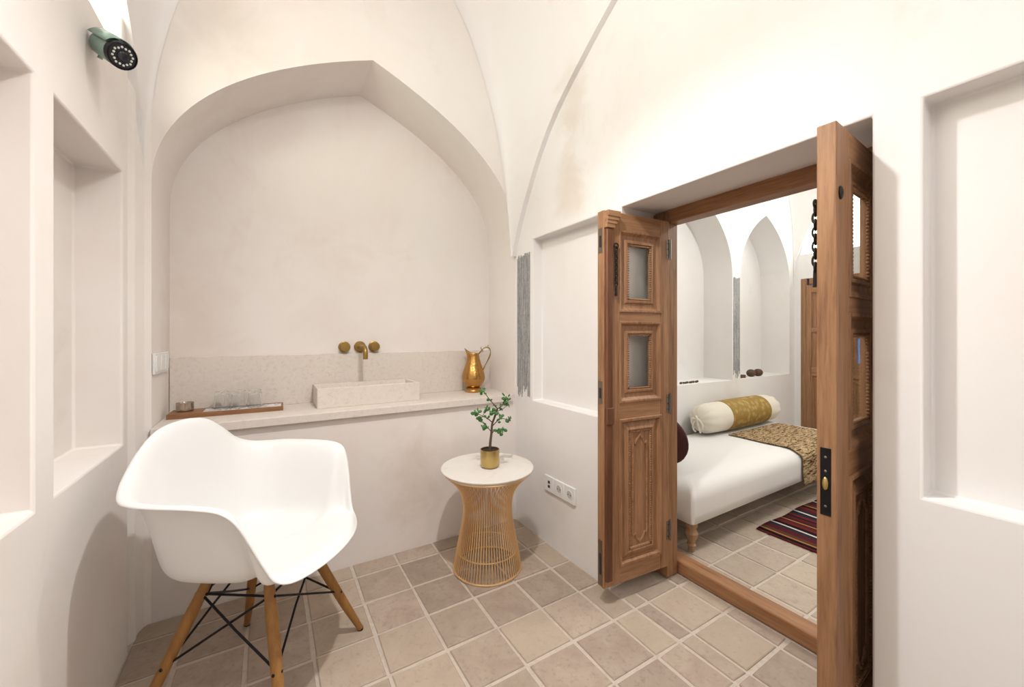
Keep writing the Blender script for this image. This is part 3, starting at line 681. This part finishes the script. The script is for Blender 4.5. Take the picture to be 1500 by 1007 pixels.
recess_wall('wall_bedroom_near', [-.5*h, .332*h, 1.155*h, 1.74*h], [-.03, 1.525*h, TOP], lambda i, j: None if (i == 1 and j == 0) else 0, lambda u, v, w: (XW-w, u, v), .005, PLASTER3, bevel=0)
tag(MB().box(XW-.02, XF+.05, -.5*h-.06, -.5*h, 0, TOP).build('wall_bedroom_side', PLASTER3, smooth=False), kind='structure')
tag(MB().box(XW-.02, XF+.2, -.5*h-.06, YB2+.3, TOP, TOP+.06).build('ceiling', PLASTER3, smooth=False), kind='structure')
pendentive('vault_bedroom', [(1.737, 1.45), (1.73, 1.60), (1.705, 1.72), (1.662, 1.85), (1.575, 2.02), (1.425, 2.16), (1.18, 2.305), (.9, 2.41), (.6, 2.50), (.2, 2.6)], XF-.012*h, 1, .22, .012*h, PLASTER3, yb=YB2)
WB = bpy.data.objects['wall_bedroom_back']
patch('bare_plaster', WB, lambda a, z, d: (3.10*h+a, YB2-d, z), 14, .092*h, .645*h, 1.45*h, random.Random(9))
# spandrel fold over the right niche
# far door
ff = empty('door_frame', (XF, 1.345*h, 0), kind='structure')
def gpart(name, m, *a):
    o = MB().box(*a).build(name, m, smooth=False, bevel=.004); o.parent = ff; o.matrix_parent_inverse = Matrix.Translation(-Vector(ff.location)); return o
gpart('jamb_post', WOODZ, XF+.002, XF+.11, DY1-.05, DY1, 0, DZ); gpart('jamb_post', WOODZ, XF+.002, XF+.11, DY0, DY0+.07, 0, DZ); gpart('lintel_beam', WOODY, XF+.002, XF+.11, DY0+.07, DY1-.07, DZ-.06, DZ)
wl = (DY1-DY0-.14)/2
d3 = leaf('door_3', (XF+.03, DY1-.051), (XF+.03, DY1-.071-wl), 'far wooden door leaf behind the bolster, left of the pair', wl+.018, glass=(False, False))
d4 = leaf('door_4', (XF+.03, DY0+.071+wl), (XF+.03, DY0+.071), 'far glazed wooden door leaf glimpsed through the near leaf', wl-.002, glass=(True, True))
for d in (d3, d4): d.scale = (1, 1, (DZ-.064-.02)/HL); d.location.z = .015
# daybed
X0, X1, Y0, Y1 = 1.615*h, 3.45*h, 1.085*h, 1.735*h
bed = empty('daybed', ((X0+X1)/2, (Y0+Y1)/2, 0), label='low white upholstered daybed on turned wooden legs', cat='bed')
hx, hy = (X1-X0)/2, (Y1-Y0)/2; zb, zt = .137*h, .312*h
rows = []
def rrect(ax_, ay, r, z, n=6):
    out = []
    for cx_, cy_, a0 in ((ax_-r, ay-r, 0), (-ax_+r, ay-r, 90), (-ax_+r, -ay+r, 180), (ax_-r, -ay+r, 270)):
        for k in range(n+1): a = math.radians(a0+90*k/n); out.append((cx_+r*math.cos(a), cy_+r*math.sin(a), z))
    return out
prof = [(-.012, zb), (0, zb+.008), (0, zb+.05), (.0, zt-.075), (-.004, zt-.05), (-.016, zt-.026), (-.036, zt-.010), (-.065, zt-.002), (-.12, zt+.004)]
b = MB(); b.rings([rrect(hx+d, hy+d, max(.014, .018), z) for d, z in prof]); b.build('upholstery', LINEN, bed, angle=60)
for sx in (1, -1):
    for sy in (1, -1):
        lg = MB(); lg.lathe([(.030, zb+.006), (.031, .128), (.022, .122), (.024, .112), (.033, .095), (.030, .075), (.018, .052), (.017, .042), (.023, .034), (.017, .026), (.014, .012), (.016, .004), (.014, .0)], (sx*(hx-.05), sy*(hy-.045), 0), 20); lg.build('leg', WOODPALE, bed)
# throw over right part of the bed
tx0, tx1 = 2.64*h, 3.30*h
b = MB(); grid = []; nu, nv = 60, 46; ln = 0
path = spline([(0, Y1-.22*h, zt+.008), (0, Y1-.35*h, zt+.008), (0, Y0+.12, zt+.008), (0, Y0+.055, zt+.004), (0, Y0+.012, zt-.018), (0, Y0-.006, zt-.055), (0, Y0-.010, zb+.03), (0, Y0-.012, zb-.008)], 7)
rr = random.Random(2)
for i in range(nu+1):
    x = tx0+(tx1-tx0)*i/nu; row = []
    for j, p in enumerate(path):
        d = .003*math.sin(i*2.1+math.sin(j*.9)*2)+rr.uniform(-.0015, .0015); o = Vector((0, -.5, .6)) if j > 16 else Vector((0, 0, 1))
        row.append((x+.006*math.sin(j*.45)+(tx0*.0), p.y+(o*abs(d)).y, p.z+(o*abs(d)).z+(rr.uniform(-.012, .004) if j == len(path)-1 else 0)))
    grid.append(row)
b.rings(grid, closed=False); th = b.build('throw_blanket', THROW, smooth=True, angle=70); sd = th.modifiers.new('t', 'SOLIDIFY'); sd.thickness = .006; sd.offset = 1
tag(th, 'coarse brown woven throw draped across the white daybed', 'blanket')
# bolster
bl = empty('bolster', (2.93*h, 1.612*h, zt+.124), label='round white bolster with an olive patterned band on the daybed', cat='pillow')
R, Lh = .112, .535
xr = lambda b, prof, n=40, rip=0: b.rings([[(x, (r*(1+rip*w_*math.sin(i*5*2*math.pi/n*2)))*math.cos(2*math.pi*i/n), r*(1+rip*w_*math.sin(i*5*2*math.pi/n*2))*math.sin(2*math.pi*i/n)) for i in range(n)] for x, r, w_ in prof])
b = MB(); xr(b, [(-Lh-.005, .016, 1), (-Lh+.004, .035, 1), (-Lh+.02, .072, 1), (-Lh+.06, .100, .6), (-Lh+.12, .110, .2), (-Lh+.2, R, 0), (Lh-.2, R, 0), (Lh-.12, .110, .2), (Lh-.06, .100, .6), (Lh-.02, .072, 1), (Lh-.004, .035, 1), (Lh+.005, .016, 1)], 60, .06)
b.build('cover', CREAMCL, bl)
b = MB(); xr(b, [(-.255, .110, 0), (-.25, R+.003, 0), (-.1, R+.005, 0), (.1, R+.005, 0), (.30, R+.003, 0), (.305, .110, 0)], 48); b.build('patterned_band', OLIVE, bl)
for sx in (-1, 1):
    q = MB()
    for k in range(5):
        a = k*1.25+.4
        q.tube(spline([(sx*Lh, 0, 0), (sx*(Lh+.02), .03*math.cos(a), .03*math.sin(a)), (sx*(Lh+.02), .045*math.cos(a)-.01, .04*math.sin(a)-.035), (sx*(Lh+.01), .03*math.cos(a)-.015, .02*math.sin(a)-.07)], 4), [.007]*12+[.004], 6)
    q.ball((sx*(Lh+.004), 0, 0), (.012, .02, .02), 10, 6); q.build('gathered_tie', CREAMCL, bl)
# maroon cushion at the head end
cu = MB(); cu.ball((0, 0, 0), (.06, .19, .155), 24, 16); cu = cu.build('round_cushion', MAROON); cu.location = (1.755*h, 1.38*h, zt+.158); cu.rotation_euler = (0, math.radians(-8), 0)
tag(cu, 'dark maroon cushion at the near end of the daybed', 'cushion')
# rug
rx0, rx1, ry0, ry1 = 2.125*h, 3.55*h, .15*h, 1.075*h
b = MB(); G = [[(rx0+(rx1-rx0)*i/30, ry0+(ry1-ry0)*j/20+.004*math.sin(i*.8), .004+.0015*math.sin(i*.9+j*.6)) for j in range(21)] for i in range(31)]
b.rings(G, closed=False); rg = b.build('striped_rug', RUG); sd = rg.modifiers.new('t', 'SOLIDIFY'); sd.thickness = .005
tag(rg, 'flat-woven kilim rug with dark red, navy and cream stripes', 'rug')
# things on the ledge
for i, (x, y) in enumerate(((3.475, 1.80), (3.58, 1.795))):
    e = empty('dried_pomegranate', (x*h, y*h, .642*h+.033), label=('left one of two brown dried pomegranates on the ledge', 'right one of two brown dried pomegranates on the ledge')[i], cat='fruit', group='dried pomegranates on the bedroom ledge')
    MB().ball((0, 0, 0), (.040, .040, .035), 14, 10).build('rind', POMEG, e)
    q = MB(); q.lathe([(.010, .028), (.007, .036), (.012, .046)], n=8); o = q.build('crown', POMEG, e); o.data.transform(Matrix.Rotation(math.radians(70 if i == 0 else -80), 4, 'Y'))
sb_ = tag(MB().box(-.05, .05, -.02, .02, 0, .028).build('small_dark_box', POMEG, bevel=.004), 'small dark flat box on the ledge beside the grey pier', 'box'); sb_.location = (3.30*h, 1.79*h, .642*h)
q = MB()
for k in range(13):
    q.ball((k*.019-.115, .006*math.sin(k*1.7), .0085), (.0098, .0085, .0085), 8, 6)
q = tag(q.build('bead_string', POMEG), 'string of dark beads lying on the ledge of the left niche', 'beads'); q.location = (2.62*h, 1.79*h, .642*h)
q = MB(); q.tube([(-.045, 0, .008), (0, .004, .010), (.045, -.003, .006)], [.005, .009, .002], 8)
q = tag(q.build('dark_twig', POMEG), 'short dark twig on the ledge at the left jamb', 'twig'); q.location = (2.36*h, 1.79*h, .642*h)
